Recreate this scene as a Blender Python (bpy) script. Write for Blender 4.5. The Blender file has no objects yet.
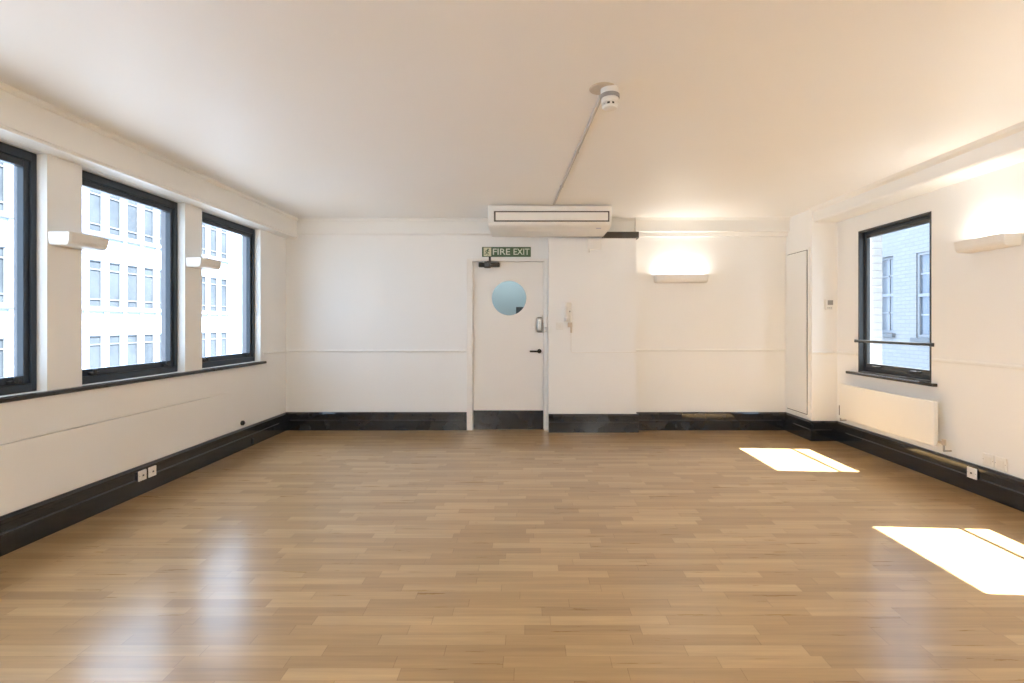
import bpy, bmesh, math, random
from mathutils import Vector, Matrix
random.seed(7)
S = bpy.context.scene
COL = S.collection

# ------------------------------------------------------------------ helpers
class MB:
    """collects shapes into one bmesh, then links them as one mesh object"""
    def __init__(self): self.bm = bmesh.new()
    def box(self, x0, x1, y0, y1, z0, z1, bev=0.0, seg=2):
        b = bmesh.new()
        bmesh.ops.create_cube(b, size=1.0)
        for v in b.verts:
            v.co = Vector((x0 + (v.co.x + .5) * (x1 - x0), y0 + (v.co.y + .5) * (y1 - y0), z0 + (v.co.z + .5) * (z1 - z0)))
        if bev: bmesh.ops.bevel(b, geom=b.edges[:], offset=bev, segments=seg, affect='EDGES', profile=.5)
        self._add(b); return self
    def prism(self, pts, axis, a0, a1, bev=0.0):
        """polygon pts (u,v) swept along axis from a0 to a1; x:(y,z) y:(x,z) z:(x,y)"""
        b = bmesh.new()
        def P(u, v, a): return {'x': (a, u, v), 'y': (u, a, v), 'z': (u, v, a)}[axis]
        A = [b.verts.new(P(u, v, a0)) for u, v in pts]; B = [b.verts.new(P(u, v, a1)) for u, v in pts]
        b.faces.new(A); b.faces.new(B[::-1]); n = len(pts)
        for i in range(n): b.faces.new((A[i], B[i], B[(i + 1) % n], A[(i + 1) % n]))
        bmesh.ops.recalc_face_normals(b, faces=b.faces[:])
        if bev: bmesh.ops.bevel(b, geom=b.edges[:], offset=bev, segments=2, affect='EDGES', profile=.5)
        self._add(b); return self
    def cyl(self, p, q, r, r2=None, n=24):
        p, q = Vector(p), Vector(q); d = q - p
        b = bmesh.new()
        bmesh.ops.create_cone(b, cap_ends=True, segments=n, radius1=r, radius2=r if r2 is None else r2, depth=d.length)
        M = Matrix.Translation((p + q) / 2) @ d.to_track_quat('Z', 'Y').to_matrix().to_4x4()
        bmesh.ops.transform(b, matrix=M, verts=b.verts[:])
        self._add(b); return self
    def tube(self, pts, r, n=10):
        for a, c in zip(pts[:-1], pts[1:]): self.cyl(a, c, r, n=n)
        for c in pts[1:-1]: self.ball(c, r, n)
        return self
    def ball(self, c, r, n=12):
        b = bmesh.new(); bmesh.ops.create_uvsphere(b, u_segments=n, v_segments=max(6, n // 2), radius=r)
        bmesh.ops.translate(b, vec=Vector(c), verts=b.verts[:]); self._add(b); return self
    def lathe(self, c, prof, n=40):
        """prof (r,z) revolved about the vertical through c"""
        b = bmesh.new(); rings = []
        for r, z in prof:
            rings.append([b.verts.new((c[0] + r * math.cos(2 * math.pi * i / n), c[1] + r * math.sin(2 * math.pi * i / n), c[2] + z)) for i in range(n)])
        for R0, R1 in zip(rings[:-1], rings[1:]):
            for i in range(n): b.faces.new((R0[i], R0[(i + 1) % n], R1[(i + 1) % n], R1[i]))
        b.faces.new(rings[0]); b.faces.new(rings[-1])
        bmesh.ops.recalc_face_normals(b, faces=b.faces[:])
        self._add(b); return self
    def _add(self, b):
        me = bpy.data.meshes.new('tmp'); b.to_mesh(me); b.free(); self.bm.from_mesh(me); bpy.data.meshes.remove(me)
    def build(self, name, mat, parent=None, smooth=False):
        me = bpy.data.meshes.new(name); self.bm.to_mesh(me); self.bm.free()
        o = bpy.data.objects.new(name, me); COL.objects.link(o)
        if mat: me.materials.append(mat)
        if smooth:
            for p in me.polygons: p.use_smooth = True
            try: me.set_sharp_from_angle(angle=math.radians(35))
            except Exception: pass
        if parent:
            o.parent = parent; q = parent; t = Vector()
            while q: t += q.location; q = q.parent
            o.location = -t
        return o

def tag(o, label=None, cat=None, group=None, kind=None):
    if label: o['label'] = label
    if cat: o['category'] = cat
    if group: o['group'] = group
    if kind: o['kind'] = kind
    return o

def empty(name, loc, label=None, cat=None, group=None, kind=None):
    o = bpy.data.objects.new(name, None); COL.objects.link(o); o.location = loc; o.empty_display_size = .1
    return tag(o, label, cat, group, kind)

def copy_tree(o, parent=None):
    c = o.copy(); COL.objects.link(c)
    if parent: c.parent = parent
    for ch in [x for x in bpy.data.objects if x.parent == o]: copy_tree(ch, c)
    return c

def struct(o, label=None): return tag(o, label, kind='structure')

def grid_wall(name, mat, us, vs, holes, place, t0, t1):
    """solid wall from a grid with rectangular holes: place(u,v,t) -> xyz, one closed mesh"""
    us = sorted(set([round(u, 5) for u in us] + [round(h[i], 5) for h in holes for i in (0, 1)]))
    vs = sorted(set([round(v, 5) for v in vs] + [round(h[i], 5) for h in holes for i in (2, 3)]))
    nu, nv = len(us) - 1, len(vs) - 1
    def solid(i, j):
        if i < 0 or j < 0 or i >= nu or j >= nv: return False
        u, v = (us[i] + us[i + 1]) / 2, (vs[j] + vs[j + 1]) / 2
        return not any(h[0] < u < h[1] and h[2] < v < h[3] for h in holes)
    bm = bmesh.new(); V = {}
    def vt(i, j, k):
        if (i, j, k) not in V: V[i, j, k] = bm.verts.new(place(us[i], vs[j], (t0, t1)[k]))
        return V[i, j, k]
    for i in range(nu):
        for j in range(nv):
            if not solid(i, j): continue
            for k in (0, 1): bm.faces.new([vt(i, j, k), vt(i + 1, j, k), vt(i + 1, j + 1, k), vt(i, j + 1, k)])
            for (di, dj, a, b) in ((-1, 0, (i, j), (i, j + 1)), (1, 0, (i + 1, j), (i + 1, j + 1)), (0, -1, (i, j), (i + 1, j)), (0, 1, (i, j + 1), (i + 1, j + 1))):
                if not solid(i + di, j + dj):
                    bm.faces.new([vt(*a, 0), vt(*b, 0), vt(*b, 1), vt(*a, 1)])
    bmesh.ops.recalc_face_normals(bm, faces=bm.faces[:])
    m = MB(); m.bm.free(); m.bm = bm
    return m.build(name, mat)

# ------------------------------------------------------------------ materials
def lin(r, g, b):
    f = lambda c: c / 12.92 if c <= .04045 else ((c + .055) / 1.055) ** 2.4
    return (f(r / 255), f(g / 255), f(b / 255), 1)

def nodes(name):
    m = bpy.data.materials.new(name); m.use_nodes = True
    nt = m.node_tree; return m, nt, nt.nodes['Principled BSDF'], nt.nodes['Material Output']

def mat(name, col, rough=.5, metal=0.0, spec=.5, bump=0.0, bscale=60.0, var=0.0, vscale=3.0, coat=0.0, emit=None, estr=0):
    m, nt, p, out = nodes(name)
    p.inputs['Base Color'].default_value = col; p.inputs['Roughness'].default_value = rough
    p.inputs['Metallic'].default_value = metal; p.inputs['Specular IOR Level'].default_value = spec
    p.inputs['Coat Weight'].default_value = coat; p.inputs['Coat Roughness'].default_value = .1
    tc = nt.nodes.new('ShaderNodeTexCoord')
    if bump:
        n = nt.nodes.new('ShaderNodeTexNoise'); n.inputs['Scale'].default_value = bscale; n.inputs['Detail'].default_value = 4
        b = nt.nodes.new('ShaderNodeBump'); b.inputs['Strength'].default_value = bump; b.inputs['Distance'].default_value = .01
        nt.links.new(tc.outputs['Object'], n.inputs['Vector']); nt.links.new(n.outputs['Fac'], b.inputs['Height'])
        nt.links.new(b.outputs['Normal'], p.inputs['Normal'])
    if var:
        n = nt.nodes.new('ShaderNodeTexNoise'); n.inputs['Scale'].default_value = vscale; n.inputs['Detail'].default_value = 5
        mx = nt.nodes.new('ShaderNodeMix'); mx.data_type = 'RGBA'
        mx.inputs['A'].default_value = [c * (1 - var) for c in col[:3]] + [1]; mx.inputs['B'].default_value = [min(1, c * (1 + var)) for c in col[:3]] + [1]
        nt.links.new(tc.outputs['Object'], n.inputs['Vector']); nt.links.new(n.outputs['Fac'], mx.inputs['Factor'])
        nt.links.new(mx.outputs['Result'], p.inputs['Base Color'])
    if emit:
        p.inputs['Emission Color'].default_value = emit; p.inputs['Emission Strength'].default_value = estr
    return m

M = {}
M['wall'] = mat('wall_paint', (.87, .862, .842, 1), .55, bump=.05, bscale=90, var=.012, vscale=1.5, spec=.3)
M['ceiling'] = mat('ceiling_paint', (.90, .895, .885, 1), .5, bump=.03, bscale=25, var=.01, spec=.3)
M['trimwhite'] = mat('trim_gloss_white', (.86, .853, .825, 1), .3, var=.01)
M['doorwhite'] = mat('door_paint', (.83, .80, .755, 1), .35, var=.012)
M['black'] = mat('black_gloss_paint', (.014, .016, .020, 1), .07, spec=.6, bump=.05, bscale=7, var=.2, vscale=6)
M['frame'] = mat('window_frame_anthracite', (.017, .026, .038, 1), .35, var=.1)
M['frameR'] = mat('window_frame_charcoal', (.05, .052, .052, 1), .35, var=.1)
M['sill'] = mat('sill_dark', (.03, .028, .03, 1), .22, var=.15, vscale=8)
M['darkmetal'] = mat('dark_bronze_metal', (.03, .025, .02, 1), .35, metal=.6, var=.1)
M['steel'] = mat('brushed_steel', (.45, .43, .40, 1), .35, metal=.9, var=.08, vscale=30)
M['plastic'] = mat('white_plastic', (.82, .80, .76, 1), .35, var=.01)
M['greyplastic'] = mat('grey_plastic', (.30, .29, .28, 1), .4, var=.04)
M['conduit'] = mat('grey_conduit', (.52, .50, .48, 1), .45, var=.04)
M['dark'] = mat('dark_plastic', (.02, .02, .02, 1), .4, var=.1)
M['darktrim'] = mat('dark_brown_trim', (.055, .045, .035, 1), .6, var=.25, vscale=12)
M['ac'] = mat('ac_casing', (.86, .84, .80, 1), .35, var=.01)
M['acslot'] = mat('ac_slot', (.09, .08, .07, 1), .6, var=.1)
M['badge'] = mat('ac_badge', (.45, .45, .62, 1), .4, var=.05)
M['lamp'] = mat('lamp_enamel', (.80, .77, .72, 1), .4, var=.012)
M['radiator'] = mat('radiator_enamel', (.84, .82, .775, 1), .35, var=.01)
M['green'] = mat('sign_green', lin(62, 92, 58), .4, var=.05)
M['signwhite'] = mat('sign_white', (.62, .66, .56, 1), .4, var=.03)
M['signcream'] = mat('sign_cream', (.66, .64, .44, 1), .4, var=.03)
M['plate'] = mat('stained_plate', (.60, .51, .41, 1), .6, var=.10, vscale=20)
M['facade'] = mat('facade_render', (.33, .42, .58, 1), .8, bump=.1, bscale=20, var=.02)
M['facwin'] = mat('facade_window_frame', (.13, .136, .145, 1), .5, var=.05)
M['corridor'] = mat('corridor_paint', (.42, .465, .475, 1), .6, var=.02)
M['asphalt'] = mat('asphalt', (.18, .18, .18, 1), .9, bump=.3, bscale=80, var=.1)
M['sillshade'] = mat('sill_shade_grey', (.05, .053, .06, 1), .6, var=.1)  # dark grey that paints in the shadow lines of the facade sills
M['tube'] = mat('lamp_tube', (.9, .85, .7, 1), .4, var=.01, emit=(1, .95, .82, 1), estr=4)
M['tubeoff'] = mat('lamp_tube_unlit', (.85, .85, .82, 1), .3, var=.01)

def glass_mat(name, tint, refl=1.0):
    m, nt, p, out = nodes(name); nt.nodes.remove(p)
    tr = nt.nodes.new('ShaderNodeBsdfTransparent'); tr.inputs['Color'].default_value = tint
    gl = nt.nodes.new('ShaderNodeBsdfGlossy'); gl.inputs['Roughness'].default_value = .01
    fr = nt.nodes.new('ShaderNodeFresnel'); fr.inputs['IOR'].default_value = 1.45
    mx = nt.nodes.new('ShaderNodeMixShader')
    ge = nt.nodes.new('ShaderNodeNewGeometry'); sb = nt.nodes.new('ShaderNodeMath'); sb.operation = 'SUBTRACT'; sb.inputs[0].default_value = 1
    mu = nt.nodes.new('ShaderNodeMath'); mu.operation = 'MULTIPLY'
    nt.links.new(ge.outputs['Backfacing'], sb.inputs[1]); nt.links.new(fr.outputs[0], mu.inputs[0]); nt.links.new(sb.outputs[0], mu.inputs[1])
    nt.links.new(mu.outputs[0], mx.inputs[0]); nt.links.new(tr.outputs[0], mx.inputs[1]); nt.links.new(gl.outputs[0], mx.inputs[2])
    nt.links.new(mx.outputs[0], out.inputs['Surface']); return m
M['glass'] = glass_mat('window_glass', (.93, .96, .97, 1))
M['doorglass'] = glass_mat('door_glass', (.86, .93, .95, 1))

def facade_pane():
    m, nt, p, out = nodes('facade_pane')
    p.inputs['Roughness'].default_value = .2; p.inputs['Specular IOR Level'].default_value = .2
    tc = nt.nodes.new('ShaderNodeTexCoord'); n = nt.nodes.new('ShaderNodeTexNoise'); n.inputs['Scale'].default_value = .9; n.inputs['Detail'].default_value = 3
    oi = nt.nodes.new('ShaderNodeObjectInfo'); ad = nt.nodes.new('ShaderNodeVectorMath'); ad.operation = 'ADD'
    ml = nt.nodes.new('ShaderNodeMath'); ml.operation = 'MULTIPLY'; ml.inputs[1].default_value = 40
    nt.links.new(oi.outputs['Random'], ml.inputs[0]); nt.links.new(tc.outputs['Object'], ad.inputs[0]); nt.links.new(ml.outputs[0], ad.inputs[1])
    nt.links.new(ad.outputs[0], n.inputs['Vector'])
    r = nt.nodes.new('ShaderNodeValToRGB')
    r.color_ramp.elements[0].position = .35; r.color_ramp.elements[0].color = (.034, .040, .048, 1)
    r.color_ramp.elements[1].position = .65; r.color_ramp.elements[1].color = (.052, .060, .070, 1)
    nt.links.new(n.outputs['Fac'], r.inputs['Fac']); nt.links.new(r.outputs['Color'], p.inputs['Base Color'])
    return m
M['pane'] = facade_pane()

def white_brick(name, k):
    m, nt, p, out = nodes(name); p.inputs['Roughness'].default_value = .8
    tc = nt.nodes.new('ShaderNodeTexCoord'); sp = nt.nodes.new('ShaderNodeSeparateXYZ'); cb = nt.nodes.new('ShaderNodeCombineXYZ')
    ad = nt.nodes.new('ShaderNodeMath'); ad.operation = 'ADD'
    nt.links.new(tc.outputs['Object'], sp.inputs[0]); nt.links.new(sp.outputs['X'], ad.inputs[0]); nt.links.new(sp.outputs['Y'], ad.inputs[1])
    nt.links.new(ad.outputs[0], cb.inputs['X']); nt.links.new(sp.outputs['Z'], cb.inputs['Y'])
    b = nt.nodes.new('ShaderNodeTexBrick'); b.inputs['Scale'].default_value = 1
    b.inputs['Brick Width'].default_value = .225; b.inputs['Row Height'].default_value = .075; b.inputs['Mortar Size'].default_value = .008
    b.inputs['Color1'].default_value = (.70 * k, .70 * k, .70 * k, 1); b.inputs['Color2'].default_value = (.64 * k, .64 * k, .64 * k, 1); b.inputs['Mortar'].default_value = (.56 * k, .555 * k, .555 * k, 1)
    nt.links.new(cb.outputs[0], b.inputs['Vector']); nt.links.new(b.outputs['Color'], p.inputs['Base Color'])
    bp = nt.nodes.new('ShaderNodeBump'); bp.inputs['Strength'].default_value = .5; bp.inputs['Distance'].default_value = .01; bp.invert = True
    nt.links.new(b.outputs['Fac'], bp.inputs['Height']); nt.links.new(bp.outputs['Normal'], p.inputs['Normal'])
    return m
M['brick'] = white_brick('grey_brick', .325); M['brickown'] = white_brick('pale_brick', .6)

def oak():
    m, nt, p, out = nodes('oak_strip_floor'); L = nt.links.new
    def mth(op, a, b=None):
        n = nt.nodes.new('ShaderNodeMath'); n.operation = op
        for i, s in enumerate((a, b)):
            if s is None: continue
            if isinstance(s, (int, float)): n.inputs[i].default_value = s
            else: L(s, n.inputs[i])
        return n.outputs[0]
    tc = nt.nodes.new('ShaderNodeTexCoord'); sp = nt.nodes.new('ShaderNodeSeparateXYZ'); L(tc.outputs['Object'], sp.inputs[0])
    X, Y = sp.outputs['X'], sp.outputs['Y']
    yr = mth('DIVIDE', Y, .0655); row = mth('FLOOR', yr)
    wn = nt.nodes.new('ShaderNodeTexWhiteNoise'); wn.noise_dimensions = '1D'; L(row, wn.inputs['W'])
    xs = mth('ADD', mth('DIVIDE', X, mth('ADD', mth('MULTIPLY', wn.outputs['Value'], .22), .36)), mth('MULTIPLY', wn.outputs['Value'], 37.0))
    blk = mth('FLOOR', xs)
    cb = nt.nodes.new('ShaderNodeCombineXYZ'); L(row, cb.inputs[0]); L(blk, cb.inputs[1])
    w2 = nt.nodes.new('ShaderNodeTexWhiteNoise'); w2.noise_dimensions = '2D'; L(cb.outputs[0], w2.inputs['Vector'])
    # grain
    gv = nt.nodes.new('ShaderNodeCombineXYZ'); L(mth('ADD', mth('MULTIPLY', X, 2.5), mth('MULTIPLY', w2.outputs['Value'], 50)), gv.inputs[0]); L(mth('MULTIPLY', Y, 45), gv.inputs[1])
    gn = nt.nodes.new('ShaderNodeTexNoise'); gn.inputs['Scale'].default_value = 1; gn.inputs['Detail'].default_value = 5; gn.inputs['Roughness'].default_value = .6; L(gv.outputs[0], gn.inputs['Vector'])
    big = nt.nodes.new('ShaderNodeTexNoise'); big.inputs['Scale'].default_value = .8; big.inputs['Detail'].default_value = 2; L(tc.outputs['Object'], big.inputs['Vector'])
    t = mth('ADD', mth('MULTIPLY', w2.outputs['Value'], .85), mth('MULTIPLY', big.outputs['Fac'], .15))
    r = nt.nodes.new('ShaderNodeValToRGB'); e = r.color_ramp.elements
    e[0].position = 0; e[0].color = FLOOR_COLS[0]
    e[1].position = 1; e[1].color = FLOOR_COLS[2]
    k = e.new(.5); k.color = FLOOR_COLS[1]
    L(t, r.inputs['Fac'])
    # joints
    fy = mth('FRACT', yr); fx = mth('FRACT', xs)
    j = mth('MAXIMUM', mth('GREATER_THAN', mth('ABSOLUTE', mth('SUBTRACT', fy, .5)), .488), mth('GREATER_THAN', mth('ABSOLUTE', mth('SUBTRACT', fx, .5)), .4965))
    mx = nt.nodes.new('ShaderNodeMix'); mx.data_type = 'RGBA'; mx.blend_type = 'MULTIPLY'
    L(mth('MULTIPLY', j, .45), mx.inputs['Factor']); 
    # grain: fine streaks inside a block, longer streaks across the strip
    sv = nt.nodes.new('ShaderNodeCombineXYZ'); L(mth('MULTIPLY', X, 1.1), sv.inputs[0]); L(mth('MULTIPLY', Y, 26), sv.inputs[1])
    sn = nt.nodes.new('ShaderNodeTexNoise'); sn.inputs['Scale'].default_value = 1; sn.inputs['Detail'].default_value = 3; L(sv.outputs[0], sn.inputs['Vector'])
    gr = mth('ADD', mth('MULTIPLY', mth('SUBTRACT', gn.outputs['Fac'], .5), .55), mth('ADD', mth('MULTIPLY', mth('SUBTRACT', sn.outputs['Fac'], .5), .5), 1.0))
    gm = nt.nodes.new('ShaderNodeVectorMath'); gm.operation = 'SCALE'; L(r.outputs['Color'], gm.inputs[0]); L(gr, gm.inputs['Scale'])
    L(gm.outputs[0], mx.inputs['A']); mx.inputs['B'].default_value = (.45, .36, .28, 1)
    L(mx.outputs['Result'], p.inputs['Base Color'])
    rg = mth('ADD', mth('MULTIPLY', gn.outputs['Fac'], .10), .24); L(rg, p.inputs['Roughness'])
    p.inputs['Specular IOR Level'].default_value = .5; p.inputs['Coat Weight'].default_value = .55; p.inputs['Coat Roughness'].default_value = .2
    bp = nt.nodes.new('ShaderNodeBump'); bp.inputs['Strength'].default_value = .10; bp.inputs['Distance'].default_value = .004
    L(mth('ADD', mth('SUBTRACT', mth('MULTIPLY', gn.outputs['Fac'], .5), mth('MULTIPLY', j, .6)), mth('MULTIPLY', sn.outputs['Fac'], 1.2)), bp.inputs['Height']); L(bp.outputs['Normal'], p.inputs['Normal'])
    return m
FLOOR_COLS = [(.325, .194, .080, 1), (.385, .238, .101, 1), (.475, .313, .150, 1)]
M['oak'] = oak()

# ------------------------------------------------------------------ dimensions (metres; camera at the origin in plan, looking along +Y)
XL, XR, YB, YR, ZC = -2.88, 3.345, 5.95, -1.6, 2.51
EYE = 1.262
LW = [(-.38, .587), (.82, 1.79), (2.02, 2.994), (3.229, 4.198), (4.417, 5.383)]     # left openings in Y
LZ = (.862, 2.279)
RW = [(.22, 1.13), (2.18, 3.09), (4.146, 5.06)]
RZ = (.775, 2.198)

# ------------------------------------------------------------------ shell
struct(MB().box(XL - .3, XR + .25, YR - .2, YB + .15, -.2, 0).build('floor', M['oak']))
struct(MB().box(XL - .3, XR + .25, YR - .2, YB + .15, ZC, ZC + .3).build('ceiling', M['ceiling']))
struct(grid_wall('wall_left', M['wall'], (YR - .2, YB + .15), (0, ZC), [(a, b, *LZ) for a, b in LW], lambda u, v, t: (t, u, v), XL, XL - .14))
M['stone'] = mat('outer_stone', (.22, .22, .24, 1), .8, bump=.1, var=.05)
struct(grid_wall('wall_left_outer_leaf', M['stone'], (YR - .2, YB + .15), (-7, ZC + .3), [(a, b, LZ[0], LZ[1] + .02) for a, b in LW], lambda u, v, t: (t, u, v), XL - .141, XL - .20))
wr = struct(grid_wall('wall_right', M['wall'], (YR - .2, YB + .15), (0, ZC), [(a, b, *RZ) for a, b in RW], lambda u, v, t: (t, u, v), XR, XR + .13))
struct(grid_wall('wall_right_outer_leaf', M['brickown'], (YR - .2, YB + .15), (-5, ZC + .3), [(a - .02, b + .012, RZ[0], RZ[1] + .16) for a, b in RW], lambda u, v, t: (t, u, v), XR + .131, XR + .25))
DX0, DX1, DZ = -.726, .235, 2.04
struct(grid_wall('wall_back', M['wall'], (XL, XR), (0, ZC), [(DX0, DX1, 0, DZ)], lambda u, v, t: (u, t, v), YB, YB + .15))
struct(MB().box(XL, XR, YR - .2, YR, 0, ZC).build('wall_rear', M['wall']))
struct(MB().box(.239, 1.262, 5.83, YB, 0, 2.262).build('wall_pier', M['wall']), 'shallow wall pier beside the door')
struct(MB().box(3.07, XR, 5.407, YB, 0, ZC).build('wall_column', M['wall']), 'boxed column in the corner by the radiator')

# beams and cornices
def strip(name, pts, axis, a0, a1, m, label): return struct(MB().prism(pts, axis, a0, a1).build(name, m), label)
xb = -2.735
strip('trim_1', [(XL, 2.281), (XL, ZC), (xb + .022, ZC), (xb + .022, 2.492), (xb + .012, 2.482), (xb, 2.478), (xb, 2.30), (xb - .008, 2.296), (xb - .008, 2.281)], 'y', YR, YB, M['trimwhite'], 'boxed beam above the row of windows')
xr = 3.09
strip('trim_3', [(XR, 2.36), (XR, ZC), (xr - .045, ZC), (xr - .03, 2.488), (xr, 2.47), (xr, 2.372), (xr + .012, 2.36)], 'y', YR, 5.407, M['trimwhite'], 'boxed beam above the radiator wall')
strip('trim_4', [(YB, 2.318), (YB, ZC), (YB - .05, ZC), (YB - .045, 2.49), (YB - .035, 2.48), (YB - .035, 2.335), (YB - .02, 2.318)], 'x', xb, 1.262, M['trimwhite'], 'cornice above the door wall')
strip('trim_5', [(YB, 2.297), (YB, ZC), (YB - .10, ZC), (YB - .095, 2.49), (YB - .085, 2.48), (YB - .085, 2.352), (YB - .05, 2.345), (YB - .045, 2.297)], 'x', 1.262, 3.07, M['trimwhite'], 'deeper cornice above the lit wall lamp')
struct(MB().box(.878, 1.292, 5.818, YB, 2.262, 2.336, .004).build('trim_6', M['darktrim']), 'dark strip on top of the wall pier')

# dado rails
def rail(name, axis, a0, a1, at, sgn, z=.94, label=None):
    pts = [(at, z - .014), (at, z + .016), (at + sgn * .006, z + .016), (at + sgn * .013, z + .006), (at + sgn * .013, z - .004), (at + sgn * .006, z - .014)]
    return strip(name, pts, axis, a0, a1, M['trimwhite'], label)
rail('trim_7', 'x', XL, DX0 - .002, YB, -1, label='dado rail between the corner and the door')
rail('trim_8', 'x', 1.262, 3.07, YB, -1, .95, 'dado rail under the lit back wall lamp')
rail('trim_9', 'y', 5.43, YB, XL, 1, .94, 'short dado rail past the last window')
rail('trim_10', 'y', 5.085, 5.407, XR, -1, .955, 'dado rail piece above the radiator end')
rail('trim_11', 'y', 3.125, 4.115, XR, -1, .965, 'dado rail between the two windows')
rail('trim_12', 'x', 3.07, XR, 5.407, -1, .95, 'dado rail on the column face')

# skirtings: glossy black, with a bead along the middle and the top
def skirt(name, axis, a0, a1, at, s, h=.215):
    P = [(0, 0), (.020, 0), (.020, .098), (.026, .102), (.026, .118), (.019, .126), (.019, h - .045), (.025, h - .040), (.025, h - .018), (.016, h), (0, h)]
    return struct(MB().prism([(at + s * d, z) for d, z in P], axis, a0, a1).build(name, M['black']))
skirt('baseboard_left', 'y', YR, YB, XL, 1)
skirt('baseboard_back', 'x', XL, DX0 - .002, YB, -1)
skirt('baseboard_pier', 'x', .239, 1.262 + .024, 5.83, -1)
skirt('baseboard_pier_return', 'y', 5.83, YB, 1.262, 1)
skirt('baseboard_back_right', 'x', 1.262, 3.07, YB, -1)
skirt('baseboard_column_side', 'y', 5.407 - .024, YB, 3.07, -1)
skirt('baseboard_column', 'x', 3.07 - .024, XR, 5.407, -1)
skirt('baseboard_right', 'y', YR, 5.407, XR, -1)
skirt('baseboard_rear', 'x', XL, XR, YR, 1)

# flush panel under the windows, with its shadow line
def tapered_board(name, z0, z1, label):
    pw = MB(); bm = pw.bm
    prof = [(YR, .026), (4.35, .024), (4.62, .014), (4.86, .0015)]
    up = [[bm.verts.new((XL + (d if k in (1, 2) else 0), y, z)) for k, z in enumerate((z0, z0, z1, z1))] for y, d in prof]
    for A, B in zip(up[:-1], up[1:]):
        for k in range(4): bm.faces.new((A[k], A[(k + 1) % 4], B[(k + 1) % 4], B[k]))
    bm.faces.new(up[0]); bm.faces.new(up[-1]); bmesh.ops.recalc_face_normals(bm, faces=bm.faces[:])
    return struct(pw.build(name, M['wall']), label)
tapered_board('trim_13', .616, .834, 'lining board between the sill and the thin gap')
tapered_board('trim_2', .222, .603, 'lining board between the thin gap and the skirting')
# continuous dark sill board
strip('trim_14', [(XL, .834), (XL, .8615), (XL + .036, .8615), (XL + .042, .856), (XL + .042, .84), (XL + .036, .834)], 'y', YR, 5.43, M['sill'], 'dark window sill board running under all windows')
strip('trim_15', [(XR, .748), (XR, .774), (XR - .036, .774), (XR - .042, .769), (XR - .042, .753), (XR - .036, .748)], 'y', 4.085, 5.20, M['sill'], 'dark sill board above the radiator')
strip('trim_16', [(XR, .748), (XR, .774), (XR - .036, .774), (XR - .042, .769), (XR - .042, .753), (XR - .036, .748)], 'y', 2.07, 3.20, M['sill'], 'dark sill board of the near window')

# ------------------------------------------------------------------ windows
def ring(m, x0, x1, y0, y1, z0, z1, wy0, wy1, wz0, wz1, bev=.004):
    m.box(x0, x1, y0, y0 + wy0, z0, z1, bev); m.box(x0, x1, y1 - wy1, y1, z0, z1, bev)
    m.box(x0, x1, y0 + wy0 - .002, y1 - wy1 + .002, z0, z0 + wz0, bev); m.box(x0, x1, y0 + wy0 - .002, y1 - wy1 + .002, z1 - wz1, z1, bev)

def left_window(n, y0, y1):
    r = empty('window_%d' % n, (XL - .1, (y0 + y1) / 2, LZ[0]), kind='structure')
    z0, z1 = LZ
    f = MB(); ring(f, XL - .13, XL - .06, y0, y1, z0, z1, .034, .034, .05, .055); f.build('frame', M['frame'], r)
    s = MB(); a, b, c, d = y0 + .03, y1 - .03, z0 + .046, z1 - .05; ring(s, XL - .12, XL - .075, a, b, c, d, .034, .034, .05, .045); sh = s.build('sash', M['frame'], r)
    MB().box(XL - .102, XL - .094, a + .03, b - .03, c + .045, d - .04).build('glass', M['glass'], r)
    for yy in (y0 + .16, y1 - .13):
        MB().box(XL - .076, XL - .052, yy - .035, yy + .035, c + .012, c + .03, .005).box(XL - .06, XL - .045, yy - .012, yy + .012, c + .012, c + .05, .005).build('catch', M['dark'], r)
    return r
for i, (a, b) in enumerate(LW): left_window(i + 1, a, b)

def right_window(n, y0, y1):
    z0, z1 = RZ
    r = empty('window_%d' % n, (XR + .1, (y0 + y1) / 2, z0), kind='structure')
    # dark painted lining of the reveal
    l = MB(); ring(l, XR - .004, XR + .05, y0, y1, z0, z1, .014, .014, .014, .018, .002); l.build('lining', M['frameR'], r)
    f = MB(); ring(f, XR + .045, XR + .095, y0 + .006, y1 - .006, z0 + .006, z1 - .006, .065, .03, .05, .04); f.build('frame', M['frame'], r)
    s = MB(); a, b, c, d = y0 + .055, y1 - .03, z0 + .05, z1 - .04; ring(s, XR + .05, XR + .085, a, b, c, d, .03, .02, .045, .035); s.build('sash', M['frameR'], r)
    MB().box(XR + .064, XR + .07, a + .02, b - .015, c + .04, d - .03).build('glass', M['glass'], r)
    for yy in (y0 + .22, y1 - .2):
        MB().box(XR + .032, XR + .052, yy - .06, yy + .06, c + .01, c + .028, .005).box(XR + .018, XR + .036, yy - .02, yy + .04, c + .014, c + .024, .004).build('catch', M['dark'], r)
    MB().cyl((XR - .006, y0 - .02, 1.09), (XR - .006, y1 + .04, 1.09), .0135, n=16).box(XR - .012, XR + .001, y0 - .03, y0 - .012, 1.075, 1.105, .002).box(XR - .012, XR + .001, y1 + .03, y1 + .048, 1.075, 1.105, .002).build('safety_bar', M['frameR'], r)
    return r
for i, (a, b) in enumerate(RW): right_window(i + 1 + len(LW), a, b)

# ------------------------------------------------------------------ door
dr = empty('door_1', (-.23, YB, 0), kind='structure')
fr = MB()
fr.box(DX0, -.657, YB - .018, YB + .12, 0, DZ, .004).box(.187, DX1, YB - .018, YB + .12, 0, DZ, .004).box(-.66, .19, YB - .018, YB + .12, 2.006, DZ, .004)
fr.build('frame', M['doorwhite'], dr)
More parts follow.
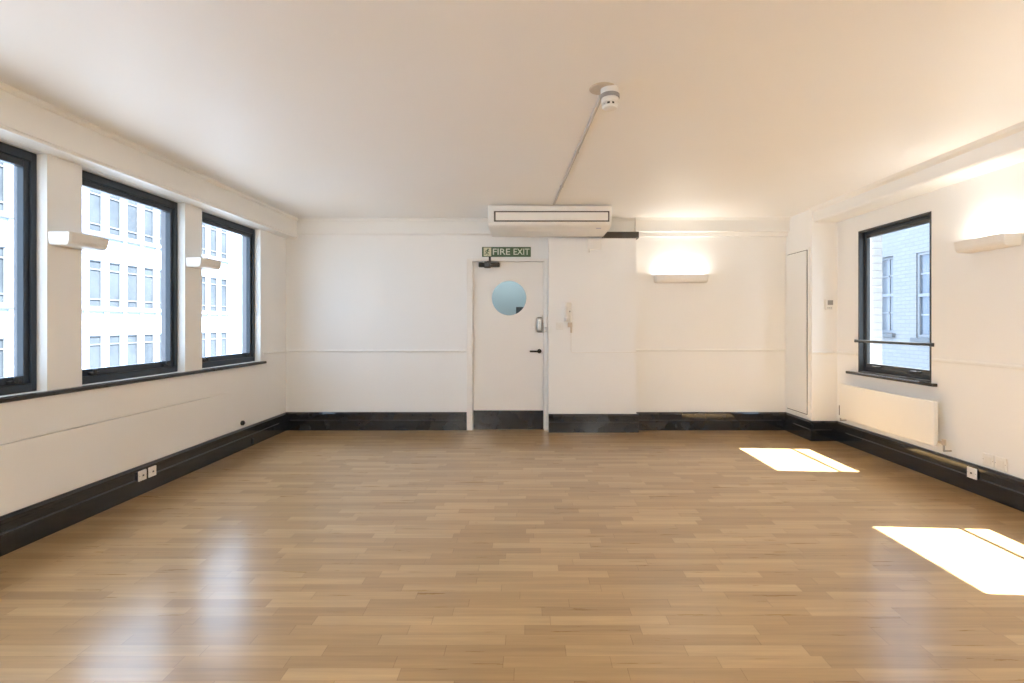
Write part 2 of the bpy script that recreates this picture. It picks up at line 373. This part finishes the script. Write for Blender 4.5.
# leaf with a round hole
LX0, LX1, LZ0, LZ1, LY0, LY1 = -.652, .184, .006, 2.002, YB + .012, YB + .055
cx, cz, cr = -.226, 1.571, .216
def leaf():
    bm = bmesh.new(); n = 64
    out = [bm.verts.new((x, LY0, z)) for x, z in ((LX0, LZ0), (LX1, LZ0), (LX1, LZ1), (LX0, LZ1))]
    hole = [bm.verts.new((cx + cr * math.cos(2 * math.pi * i / n), LY0, cz + cr * math.sin(2 * math.pi * i / n))) for i in range(n)]
    ed = [bm.edges.new((v[i], v[(i + 1) % len(v)])) for v in (out, hole) for i in range(len(v))]
    bmesh.ops.triangle_fill(bm, use_beauty=True, use_dissolve=False, edges=ed)
    bad = [f for f in bm.faces if (f.calc_center_median() - Vector((cx, LY0, cz))).length < cr * .97]
    bmesh.ops.delete(bm, geom=bad, context='FACES_ONLY')
    g = bmesh.ops.extrude_face_region(bm, geom=bm.faces[:])
    bmesh.ops.translate(bm, vec=(0, LY1 - LY0, 0), verts=[v for v in g['geom'] if isinstance(v, bmesh.types.BMVert)])
    bmesh.ops.recalc_face_normals(bm, faces=bm.faces[:])
    m = MB(); m.bm.free(); m.bm = bm; return m
leaf().build('door_leaf', M['doorwhite'], dr)
def annulus(y0, y1, r0, r1, n=64):
    b = bmesh.new(); R = []
    for r, y in ((r0, y0), (r1, y0), (r1, y1), (r0, y1)): R.append([b.verts.new((cx + r * math.cos(2 * math.pi * i / n), y, cz + r * math.sin(2 * math.pi * i / n))) for i in range(n)])
    for k in range(4):
        A, B = R[k], R[(k + 1) % 4]
        for i in range(n): b.faces.new((A[i], A[(i + 1) % n], B[(i + 1) % n], B[i]))
    bmesh.ops.recalc_face_normals(b, faces=b.faces[:])
    m = MB(); m.bm.free(); m.bm = b; return m
annulus(LY0 - .005, LY0 + .02, .206, .222).build('window_ring', M['doorwhite'], dr)
MB().cyl((cx, LY0 + .018, cz), (cx, LY0 + .024, cz), .213, n=64).build('glass', M['doorglass'], dr)
MB().box(LX0 + .002, LX1 - .002, LY0 - .004, LY0, .008, .232, .001).build('kick_plate', M['black'], dr)
h = MB().cyl((.135, LY0, .938), (.135, LY0 - .012, .938), .026).cyl((.135, LY0 - .01, .938), (.135, LY0 - .055, .938), .010).build('lever_handle', M['darkmetal'], dr, True)
MB().box(.020, .148, LY0 - .062, LY0 - .044, .929, .948, .006).build('lever', M['darkmetal'], h)
k = MB().box(.104, .172, LY0 - .022, LY0, 1.165, 1.345, .02, 4).build('keypad_lock', M['steel'], dr, True)
MB().box(.122, .154, LY0 - .027, LY0 - .02, 1.195, 1.315, .004).build('keypad', M['plastic'], k)
MB().box(.195, .222, YB - .024, YB - .016, 1.17, 1.225, .003).build('strike_plate', M['steel'], dr)
for zz in (.35, 1.05, 1.75): MB().cyl((-.656, LY0 - .006, zz - .05), (-.656, LY0 - .006, zz + .05), .007, n=12).build('hinge', M['doorwhite'], dr)
c = MB().box(-.585, -.335, LY0 - .06, LY0, 1.937, 1.99, .008).build('door_closer', M['darkmetal'], dr)
MB().cyl((-.485, LY0 - .035, 1.925), (-.485, LY0 - .035, 2.0), .028).box(-.52, -.44, LY0 - .07, LY0 - .01, 1.925, 2.002, .01).build('spindle_cap', M['dark'], c)
MB().box(-.462, -.436, LY0 - .09, LY0 - .075, 1.98, 2.052, .004).box(-.485, -.44, LY0 - .088, LY0 - .03, 1.992, 2.004, .003).build('closer_arm', M['dark'], c)

# corridor behind the door
cw = grid_wall('wall_corridor', M['corridor'], (-1.6, 1.4), (0, 2.6), [], lambda u, v, t: (u, t, v), 7.6, 7.7); struct(cw)
struct(MB().box(-1.7, -1.6, 6.11, 7.7, 0, 2.6).build('wall_corridor_left', M['corridor']))
struct(MB().box(1.4, 1.5, 6.11, 7.7, 0, 2.6).build('wall_corridor_right', M['corridor']))
struct(MB().box(-1.7, 1.5, 6.11, 7.7, -.1, 0).build('floor_corridor', M['asphalt']))
struct(MB().box(-1.7, 1.5, 6.11, 7.7, 2.6, 2.7).build('ceiling_corridor', M['ceiling']))
cab = MB().box(-.172, .45, 7.2, 7.595, .06, 1.508, .006).box(-.15, .43, 7.23, 7.58, 0, .065)
cab = cab.build('cabinet', M['dark']); tag(cab, 'dark cabinet glimpsed through the round glass of the door', 'cabinet')
MB().box(.138, .142, 7.194, 7.2, .1, 1.47).build('door_gap', M['greyplastic'], cab)
for xx in (.10, .165): MB().box(xx, xx + .014, 7.18, 7.2, .75, .9, .004).build('handle', M['steel'], cab)

# fire exit sign
sg = MB().box(-.547, .034, YB - .008, YB - .0005, 2.06, 2.178, .002).build('fire_exit_sign', M['green'])
tag(sg, 'green fire exit sign with running figure above the door', 'sign')
def text(body, x0, x1, z0, z1, y, m, parent):
    cu = bpy.data.curves.new('lettering', 'FONT'); cu.body = body; cu.size = 1; cu.extrude = .004; cu.offset = .012
    o = bpy.data.objects.new('lettering_source', cu); COL.objects.link(o)
    dg = bpy.context.evaluated_depsgraph_get(); me = bpy.data.meshes.new_from_object(o.evaluated_get(dg))
    bpy.data.objects.remove(o)
    xs = [v.co.x for v in me.vertices]; ys = [v.co.y for v in me.vertices]
    for v in me.vertices:
        u = (v.co.x - min(xs)) / (max(xs) - min(xs)); w = (v.co.y - min(ys)) / (max(ys) - min(ys))
        v.co = Vector((u, w, v.co.z))
    for v in me.vertices: v.co = Vector((x0 + v.co.x * (x1 - x0), y - v.co.z * .3, z0 + v.co.y * (z1 - z0)))
    me.name = 'lettering'; me.materials.append(m)
    p = bpy.data.objects.new('lettering', me); COL.objects.link(p); p.parent = parent; p.location = -parent.location
    return p
text('FIRE', -.418, -.212, 2.084, 2.158, YB - .0085, M['signwhite'], sg)
text('EXIT', -.172, .018, 2.084, 2.158, YB - .0085, M['signwhite'], sg)
MB().box(-.527, -.437, YB - .0095, YB - .0075, 2.068, 2.170, .0005).build('pictogram_door', M['signcream'], sg)
fg = MB(); fy0, fy1 = YB - .0115, YB - .009
fg.cyl((-.474, fy0, 2.149), (-.474, fy1, 2.149), .0095)
for a, b, w in (((-.478, 2.138), (-.490, 2.110), .010), ((-.490, 2.110), (-.472, 2.097), .007), ((-.472, 2.097), (-.478, 2.076), .006), ((-.490, 2.110), (-.501, 2.092), .007), ((-.501, 2.092), (-.517, 2.092), .006), ((-.479, 2.134), (-.461, 2.120), .0055), ((-.481, 2.134), (-.504, 2.130), .0055), ((-.504, 2.130), (-.508, 2.115), .005)):
    d = Vector((b[0] - a[0], b[1] - a[1])); n = Vector((-d.y, d.x)).normalized() * w * .6; e = d.normalized() * w * .4
    A, B = Vector(a) - e, Vector(b) + e
    fg.prism([tuple(A + n), tuple(B + n), tuple(B - n), tuple(A - n)], 'y', fy0, fy1)
fg.build('running_figure', M['green'], sg)

# ------------------------------------------------------------------ ceiling air conditioner
ax0, ax1, ay0, ay1, az0, az1 = -.416, .872, 5.20, 5.812, 2.272, 2.500
ac = empty('air_conditioner', (.22, 5.3, az0), 'long white ceiling mounted air conditioner with a front outlet slot', 'air conditioner')
MB().prism([(ay0 + .012, az1), (ay0, az1 - .012), (ay0, az0 + .05), (ay0 + .012, az0 + .024), (ay0 + .05, az0 + .006), (ay0 + .12, az0), (ay1 - .02, az0), (ay1, az0 + .02), (ay1, az1)], 'x', ax0, ax1, .008).build('casing', M['ac'], ac, True)
ox0, ox1, oz0, oz1 = -.355, .846, 2.326, 2.436
sl = MB(); w = .015
sl.box(ox0, ox1, ay0 - .004, ay0 + .03, oz0, oz0 + w).box(ox0, ox1, ay0 - .004, ay0 + .03, oz1 - w, oz1).box(ox0, ox0 + w + .006, ay0 - .004, ay0 + .03, oz0, oz1).box(ox1 - w, ox1, ay0 - .004, ay0 + .03, oz0, oz1)
sl.build('outlet_slot', M['acslot'], ac)
MB().box(ox0 + w + .004, ox1 - w + .001, ay0 - .009, ay0 + .03, oz0 + w - .002, oz1 - w + .002, .004).build('air_flap', M['ac'], ac)
ig = MB()
for i in range(9): ig.box(ax0 + .2, ax1 - .2, ay0 + .26 + i * .032, ay0 + .28 + i * .032, az0 - .003, az0 + .004, .001)
ig.build('intake_grille', M['ac'], ac)
MB().box(.72, .77, ay0 + .07, ay0 + .09, az0 - .002, az0 + .003, .0008).build('badge', M['badge'], ac)
for x in (-.25, .69):
    for y in (ay0 + .1, ay1 - .1):
        MB().cyl((x, y, az1 - .002), (x, y, ZC), .008, n=10).build('hanger', M['steel'], ac)

# small box and pipe tail under the unit
jb = MB().box(.69, .85, 5.79, 5.829, 2.125, 2.255, .005).build('junction_box', M['plastic'])
tag(jb, 'small cream box on the wall pier under the air conditioner', 'box')
MB().tube([(.705, 5.80, 2.13), (.705, 5.80, 2.09)], .012).build('pipe', M['lamp'], jb, True)

# ------------------------------------------------------------------ smoke detector and conduit
sd = empty('smoke_detector', (.432, 2.648, ZC), 'round white smoke detector hanging beside a stained ceiling plate', 'smoke detector')
MB().lathe((.395, 2.648, ZC), [(.070, 0), (.070, -.004), (.062, -.007), (.058, -.007)]).build('mounting_plate', M['plate'], sd, True)
q = (.434, 2.648, ZC)
MB().lathe(q, [(.047, -.001), (.049, -.008), (.049, -.030), (.046, -.034)]).build('base', M['plastic'], sd, True)
MB().lathe(q, [(.046, -.034), (.0505, -.036), (.0505, -.054), (.046, -.056)]).build('collar', M['greyplastic'], sd, True)
MB().lathe(q, [(.045, -.056), (.047, -.060), (.046, -.074), (.040, -.080)]).build('body', M['plastic'], sd, True)
MB().lathe(q, [(.029, -.079), (.029, -.096)]).build('sensor_chamber', M['dark'], sd, True)
fins = MB()
for i in range(8):
    t = 2 * math.pi * i / 8; fins.box(q[0] + .034 * math.cos(t) - .005, q[0] + .034 * math.cos(t) + .005, q[1] + .034 * math.sin(t) - .005, q[1] + .034 * math.sin(t) + .005, ZC - .097, ZC - .078)
fins.build('chamber_rib', M['plastic'], sd)
MB().lathe(q, [(.039, -.095), (.041, -.099), (.035, -.108), (.018, -.113)]).build('cap', M['plastic'], sd, True)
cd = MB().prism([(-.009, ZC - .014), (.009, ZC - .014), (.009, ZC - .0005), (-.009, ZC - .0005)], 'y', 0, 2.49, .002).build('cable_conduit', M['conduit'])
cd.location = (.402, 2.70, 0); cd.rotation_euler = (0, 0, math.atan2(.402 - .262, 5.3 - 2.70))
tag(cd, 'thin grey cable conduit across the ceiling from smoke detector to air conditioner', 'conduit')
for yy in (.02, .9, 1.8):
    s_ = MB().box(-.014, .014, yy, yy + .014, ZC - .016, ZC - .0005, .001).build('clip', M['conduit'], cd); s_.location = (0, 0, 0)

# ------------------------------------------------------------------ wall uplighters
def uplighter(name, Lh, p, hgt, label, lit, power=0):
    """built in local space: wall plane y=0, sticks out to -y, centred on x, bottom at z=0"""
    r = empty(name, (0, 0, 0), label, 'wall lamp', 'wall uplighters')
    h = Lh / 2; nb = 10
    def outline(pp, off, hh):
        pts = [(-hh + off, 0 - .004), (-hh + off, -pp * .88 + off)]
        for i in range(nb + 1):
            u = -1 + 2 * i / nb; pts.append((u * (hh - .012 - off), -(pp * (.93 + .07 * (1 - u * u))) + off))
        pts += [(hh - off, -pp * .88 + off), (hh - off, -.004)]
        return pts
    bm = bmesh.new(); lv = []
    for (pp, off, hh, z) in ((p * .80, 0, h - .012, 0), (p * .90, 0, h - .006, hgt * .12), (p * .96, 0, h - .003, hgt * .35), (p, 0, h, hgt), (p, .004, h, hgt), (p * .96, .004, h - .003, hgt * .35), (p * .88, .004, h - .010, .012)):
        lv.append([bm.verts.new((x, y, z)) for x, y in outline(pp, off, hh)])
    n = len(lv[0])
    bm.faces.new(lv[0]); bm.faces.new(lv[-1])
    for a, b in zip(range(len(lv) - 1), range(1, len(lv))):
        for i in range(n): bm.faces.new((lv[a][i], lv[a][(i + 1) % n], lv[b][(i + 1) % n], lv[b][i]))
    bmesh.ops.recalc_face_normals(bm, faces=bm.faces[:])
    m = MB(); m.bm.free(); m.bm = bm; m.build('housing', M['lamp'], r)
    MB().box(-h + .02, h - .02, -.03, -.0045, .008, hgt - .006, .002).build('back_plate', M['lamp'], r)
    MB().cyl((-h + .035, -p * .5, hgt * .55), (h - .035, -p * .5, hgt * .55), .012, n=16).build('tube', M['tube'] if lit else M['tubeoff'], r, True)
    for s in (-1, 1): MB().box(s * (h - .03) - .012, s * (h - .03) + .012, -p * .5 - .018, -p * .5 + .018, .006, hgt * .75, .003).build('lamp_holder', M['dark'] if not lit else M['plastic'], r)
    if lit:
        la = bpy.data.lights.new('uplight', 'AREA'); la.shape = 'RECTANGLE'; la.size = Lh - .08; la.size_y = .05; la.energy = power; la.color = (1, .99, .95)
        lo = bpy.data.objects.new('uplight', la); COL.objects.link(lo); lo.parent = r; lo.location = (0, -p * .5, hgt * .8); lo.rotation_euler = (math.pi, 0, 0)
    return r
UP = 2.0
u1 = uplighter('wall_lamp', .61, .145, .088, 'lit cream wall lamp glowing on the back wall under the cornice', True, UP * .85)
u1.location = (1.80, YB, 1.75)
u2 = uplighter('wall_lamp', .40, .145, .082, 'lit cream wall lamp on the radiator wall beside the dark framed window', True, UP * .55)
u2.location = (XR, 3.58, 1.795); u2.rotation_euler = (0, 0, -math.pi / 2)
for lx, ly, rz, lb in ((-1.5, YR, math.pi, 'added unseen fill lamp on the wall facing the door, window side'), (1.7, YR, math.pi, 'added unseen fill lamp on the wall facing the door, radiator side'), (XR, 1.65, -math.pi / 2, 'added unseen fill lamp between the two sunny windows')):
    fill_lamp = uplighter('wall_lamp', .61, .145, .088, lb, True, UP * (2.5 if lx == XR else 15)); fill_lamp.location = (lx, ly, 1.78); fill_lamp.rotation_euler = (0, 0, rz)  # extra lamps out of view, added to lift the room's overall light
u3 = uplighter('wall_lamp', .285, .150, .076, 'unlit white wall lamp on the pier beside the widest visible window', False)
u3.location = (XL, 3.137, 1.74); u3.rotation_euler = (0, 0, math.pi / 2)
u4 = copy_tree(u3); u4['label'] = 'unlit white wall lamp on the window pier closer to the door'
u3['label'] = 'unlit white wall lamp on the window pier farther from the door'
u4.location = (XL, 4.343, 1.745)

# ------------------------------------------------------------------ radiator
rd = empty('radiator', (3.29, 4.6, 0), 'long flat cream radiator under the dark sill of the window', 'radiator')
ry0, ry1, rz0, rz1, rx0 = 4.0, 5.21, .285, .640, 3.245
MB().box(rx0, rx0 + .028, ry0, ry1, rz0, rz1, .006, 3).build('front_panel', M['radiator'], rd, True)
MB().box(rx0 + .034, rx0 + .046, ry0 + .02, ry1 - .02, rz0 + .01, rz1 - .01, .004).build('rear_panel', M['radiator'], rd)
g = MB().box(rx0 + .02, rx0 + .045, ry0 + .01, ry0 + .016, rz0 + .03, rz1 - .004).box(rx0 + .02, rx0 + .045, ry1 - .016, ry1 - .01, rz0 + .03, rz1 - .004)
for i in range(40): g.box(rx0 + .027, rx0 + .036, ry0 + .02 + i * .0297, ry0 + .03 + i * .0297, rz0 + .02, rz1 - .008)
g.build('fins', M['radiator'], rd)
for yy in (ry0 + .2, ry1 - .2): MB().box(rx0 + .04, XR - .001, yy, yy + .03, rz0 + .06, rz1 - .08, .002).build('bracket', M['radiator'], rd)
v = MB().cyl((rx0 + .04, ry0 - .005, rz0 + .035), (rx0 + .04, ry0 - .055, rz0 + .035), .010).cyl((rx0 + .04, ry0 - .05, rz0 + .02), (rx0 + .04, ry0 - .05, rz0 + .065), .014).build('valve', M['plate'], rd, True)
MB().tube([(rx0 + .04, ry0 - .05, rz0 + .02), (rx0 + .04, ry0 - .05, .26), (XR - .002, ry0 - .05, .26)], .0075).build('pipe', M['steel'], v, True)
v = MB().cyl((rx0 + .04, ry1 + .0, rz0 + .035), (rx0 + .04, ry1 + .05, rz0 + .035), .010).cyl((rx0 + .04, ry1 + .045, rz0 + .02), (rx0 + .04, ry1 + .045, rz0 + .12), .015).build('valve', M['darkmetal'], rd, True)
MB().tube([(rx0 + .04, ry1 + .045, rz0 + .02), (rx0 + .04, ry1 + .045, .25), (XR - .002, ry1 + .045, .25)], .0075).build('pipe', M['steel'], v, True)

# ------------------------------------------------------------------ thermostat, access door, phone, switch, sockets
th = MB().box(3.205, 3.285, 5.385, 5.4065, 1.415, 1.525, .005).build('thermostat', M['plastic'])
tag(th, 'small white thermostat with grey display on the corner column', 'thermostat')
MB().box(3.228, 3.285, 5.382, 5.387, 1.468, 1.518, .002).build('display', M['greyplastic'], th)
for i in range(3): MB().box(3.225 + i * .018, 3.236 + i * .018, 5.383, 5.386, 1.43, 1.44, .001).build('button', M['greyplastic'], th)

ad = empty('door_2', (3.07, 5.69, .24), kind='structure', label='tall flush access door in the side of the corner column')
f = MB(); ring(f, 3.058, 3.07, 5.45, 5.935, .242, 2.10, .022, .022, .022, .022, .002); f.build('frame', M['trimwhite'], ad)
MB().box(3.066, 3.0695, 5.47, 5.915, .26, 2.08).build('shadow_gap', M['darktrim'], ad)
MB().box(3.060, 3.069, 5.499, 5.912, .272, 2.072, .003).build('door_leaf', M['trimwhite'], ad)

ph = MB().box(.415, .505, 5.806, 5.829, 1.285, 1.515, .012, 3).build('entry_phone', M['plastic'], None, True)
tag(ph, 'white entry phone handset on the wall pier by the door', 'entry phone')
MB().box(.430, .462, 5.772, 5.80, 1.30, 1.505, .01, 3).box(.426, .466, 5.765, 5.803, 1.46, 1.51, .01, 3).box(.426, .466, 5.765, 5.803, 1.295, 1.345, .01, 3).build('handset', M['lamp'], ph, True)
MB().box(.478, .492, 5.802, 5.807, 1.40, 1.415, .001).build('button', M['greyplastic'], ph)
MB().box(.462, .515, 5.80, 5.829, 1.225, 1.28, .004).box(.492, .513, 5.805, 5.829, 1.16, 1.23, .003).build('cable_box', M['plate'], ph)
MB().tube([(.502, 5.825, 1.165), (.502, 5.825, .945), (.520, 5.825, .928), (1.262, 5.825, .934)], .0042, 8).build('cable', M['lamp'], ph, True)

sw = MB().box(.328, .412, 5.819, 5.829, 1.195, 1.281, .003).build('switch_plate', M['plastic'])
tag(sw, 'square white switch plate on the wall pier below the entry phone', 'switch')
MB().box(.355, .385, 5.814, 5.82, 1.22, 1.258, .002).build('rocker', M['lamp'], sw)

def socket(name, loc, rz, label, grp, sz=.08, outlet=True):
    r = empty(name, loc, label, 'socket', grp); r.rotation_euler = (0, 0, rz)
    b = MB().box(-sz / 2, sz / 2, -.010, 0, -sz / 2, sz / 2, .003); b = b.build('cover_plate', M['plastic']); b.parent = r
    i = MB().box(-sz * .3, sz * .3, -.013, -.009, -sz * .27, sz * .27, .002).build('insert', M['lamp']); i.parent = r
    for s in (-1, 1):
        w = MB().cyl((s * sz * .42, -.0115, 0), (s * sz * .42, -.0095, 0), .003, n=10).build('screw', M['steel']); w.parent = r
    if outlet:
        d = MB().box(-.008, .008, -.0135, -.0125, -.006, .006).build('port', M['dark']); d.parent = i
    return r
socket('wall_socket', (XL + .027, 3.692, .145), math.pi / 2, 'white socket on the black skirting under the windows, farther from the corner', 'skirting sockets', .074)
socket('wall_socket', (XL + .027, 3.79, .145), math.pi / 2, 'white socket on the black skirting under the windows, closer to the corner', 'skirting sockets', .074)
socket('wall_socket', (XR - .027, 3.73, .150), -math.pi / 2, 'white socket set into the black skirting past the radiator', None)
socket('wall_socket', (XR - .0005, 3.625, .275), -math.pi / 2, 'cream wall socket above the skirting, closer to the radiator of the pair', 'paired cream sockets', .09, False)
socket('wall_socket', (XR - .0005, 3.530, .275), -math.pi / 2, 'cream wall socket above the skirting, farther from the radiator of the pair', 'paired cream sockets', .09, False)
oc = MB().cyl((XL, 5.03, .266), (XL + .018, 5.03, .266), .024).build('cable_outlet', M['dark'], None, True)
tag(oc, 'small round black cable outlet low on the wall beneath the windows', 'cable outlet')
MB().cyl((XL + .016, 5.03, .266), (XL + .03, 5.03, .262), .010).build('plug', M['darkmetal'], oc, True)
jn = MB().box(XL + .018, XL + .030, 5.185, 5.20, .02, .075, .002).build('skirting_clip', M['dark'])
tag(jn, 'tiny black clip on the black skirting near the far corner', 'clip')

# ------------------------------------------------------------------ outside
FX = -18.8
ys = [21.43 + 1.02 * k for k in range(-7, 10)]
rows = [(-4.57, -2.52), (-1.29, .76), (1.99, 4.04), (5.27, 7.32)]
holes = [(y, y + .64, a, b) for y in ys for a, b in rows]
ob = empty('office_building', (FX - 3, 24, -7), 'white office block with rows of narrow windows across the street', 'building')
def sub(o, p): o.parent = p; o.location = -p.location; return o
sub(grid_wall('facade', M['facade'], (8, 44), (-7, 11.5), holes, lambda u, v, t: (t, u, v), FX, FX - .25), ob)
MB().box(FX - 6, FX - .9, 8, 44, -7, 11.5).build('building_body', M['facade'], ob)
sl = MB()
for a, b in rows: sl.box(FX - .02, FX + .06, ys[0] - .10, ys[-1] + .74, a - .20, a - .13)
sl.build('sill_shade_course', M['sillshade'], ob)  # sill bands coloured dark to stand for their shade
pl = MB()
for y in ys + [ys[-1] + 1.02]: pl.box(FX - .01, FX + .05, y - .30, y - .08, -7, 11.5)
pl.build('pilasters', M['facade'], ob)
proto = None
for y in ys:
    for a, b in rows:
        if proto is None:
            f = MB(); w = .035; H = b - a
            for (z0, z1) in ((0, .05), (H - .05, H), (H - .42, H - .37), (.33, .38)): f.box(-.06, 0, 0, .64, z0, z1)
            f.box(-.06, 0, 0, w, 0, H); f.box(-.06, 0, .64 - w, .64, 0, H)
            fo = f.build('window', M['facwin']); po = MB().box(-.045, -.035, .02, .62, .03, H - .03).build('pane', M['pane']); po.parent = fo
            proto = fo
        else: fo = copy_tree(proto)
        fo.parent = ob; fo.location = Vector((FX - .03, y, a)) - ob.location

BX = 7.45
bb = empty('brick_building', (BX + 2, 8, -5), 'whitewashed brick building close outside the window over the radiator', 'building')
bh = [(8.75, 9.6, 1.0, 2.62), (10.2, 10.76, 1.07, 2.66), (6.2, 7.0, 1.0, 2.62), (12.4, 13.2, 1.0, 2.62), (4.2, 5.0, 1.0, 2.62)]
sub(grid_wall('facade', M['brick'], (-2, 18), (-5, 5.4), bh, lambda u, v, t: (t, u, v), BX, BX + .3), bb)
MB().box(BX + .45, BX + 4, -2, 18, -5, 5.4).build('building_body', M['brick'], bb)
M['bpaint'] = mat('sash_pale', (.19, .195, .205, 1), .5, var=.02)
M['sillgrey'] = mat('stone_sill', (.11, .115, .12, 1), .8, var=.05)
M['bpane'] = mat('sash_pane', (.082, .096, .115, 1), .1, var=.15, vscale=1.2)
M['bpane2'] = mat('sash_pane_pale', (.15, .16, .175, 1), .1, var=.08, vscale=1.2)
for i, (a, b, z0, z1) in enumerate(bh):
    dx = -.075 if i == 0 else 0
    f = MB(); ring(f, BX + .10 + dx, BX + .16 + dx, a, b, z0, z1, .05, .05, .06, .05, .004)
    mid = (z0 + z1) / 2; f.box(BX + .09 + dx, BX + .15 + dx, a + .03, b - .03, mid - .03, mid + .03)
    f.box(BX + .12 + dx, BX + .15 + dx, (a + b) / 2 - .02, (a + b) / 2 + .02, z0 + .03, z1 - .03)
    for zz in (z0 + .27 * (z1 - z0), z0 + .75 * (z1 - z0)): f.box(BX + .12 + dx, BX + .15 + dx, a + .03, b - .03, zz - .015, zz + .015)
    wo = f.build('window', M['bpaint'], bb)
    pn = MB().box(BX + .135 + dx, BX + .14 + dx, a + .03, b - .03, z0 + .03, z1 - .03).build('pane', M['bpane2'] if i == 1 else M['bpane']); pn.parent = wo
    sb = MB().box(BX - .07, BX + .1 + dx, a - .06, b + .06, z0 - .08, z0, .006).build('sill', M['sillgrey']); sb.parent = wo
struct(MB().box(-40, XL - .31, -20, 60, -7.2, -7).build('ground_street', M['asphalt']))
struct(MB().box(XR + .26, 20, -20, 60, -5.2, -5).build('ground_yard', M['asphalt']))

# ------------------------------------------------------------------ light
SUN, SKY = 40.0, 3.3
w = bpy.data.worlds.new('sky'); S.world = w; w.use_nodes = True
bg = w.node_tree.nodes['Background']; bg.inputs['Color'].default_value = (.62, .78, 1.0, 1); bg.inputs['Strength'].default_value = SKY
su = bpy.data.lights.new('sun', 'SUN'); su.energy = SUN; su.angle = math.radians(.53); su.color = (1, .98, .96)
so = bpy.data.objects.new('sun', su); COL.objects.link(so); so.location = (8, 3, 12)
so.rotation_euler = Vector((-1, .06, -1.63)).to_track_quat('-Z', 'Y').to_euler()
cl = bpy.data.lights.new('corridor_light', 'AREA'); cl.size = .6; cl.energy = 11; cl.color = (.93, .98, 1)
co = bpy.data.objects.new('corridor_light', cl); COL.objects.link(co); co.location = (-.3, 6.9, 2.55)

# ------------------------------------------------------------------ camera
cam = bpy.data.cameras.new('camera'); cam.sensor_width = 36; cam.lens = 500 * 36 / 1024
cam.shift_x = -(528 - 512) / 1024; cam.shift_y = -(341.5 - 324) / 1024
cam.clip_start = .02; cam.clip_end = 300
co = bpy.data.objects.new('camera', cam); COL.objects.link(co); co.location = (0, 0, EYE); co.rotation_euler = (math.pi / 2, 0, 0)
S.camera = co
S.view_settings.view_transform = 'Standard'; S.view_settings.look = 'None'; S.view_settings.gamma = 1
S.view_settings.use_curve_mapping = False; S.view_settings.exposure = .87
c = S.cycles; c.use_denoising = True; c.max_bounces = 14; c.diffuse_bounces = 10; c.glossy_bounces = 5; c.transparent_max_bounces = 12
c.sample_clamp_indirect = 12; c.caustics_reflective = False; c.caustics_refractive = False
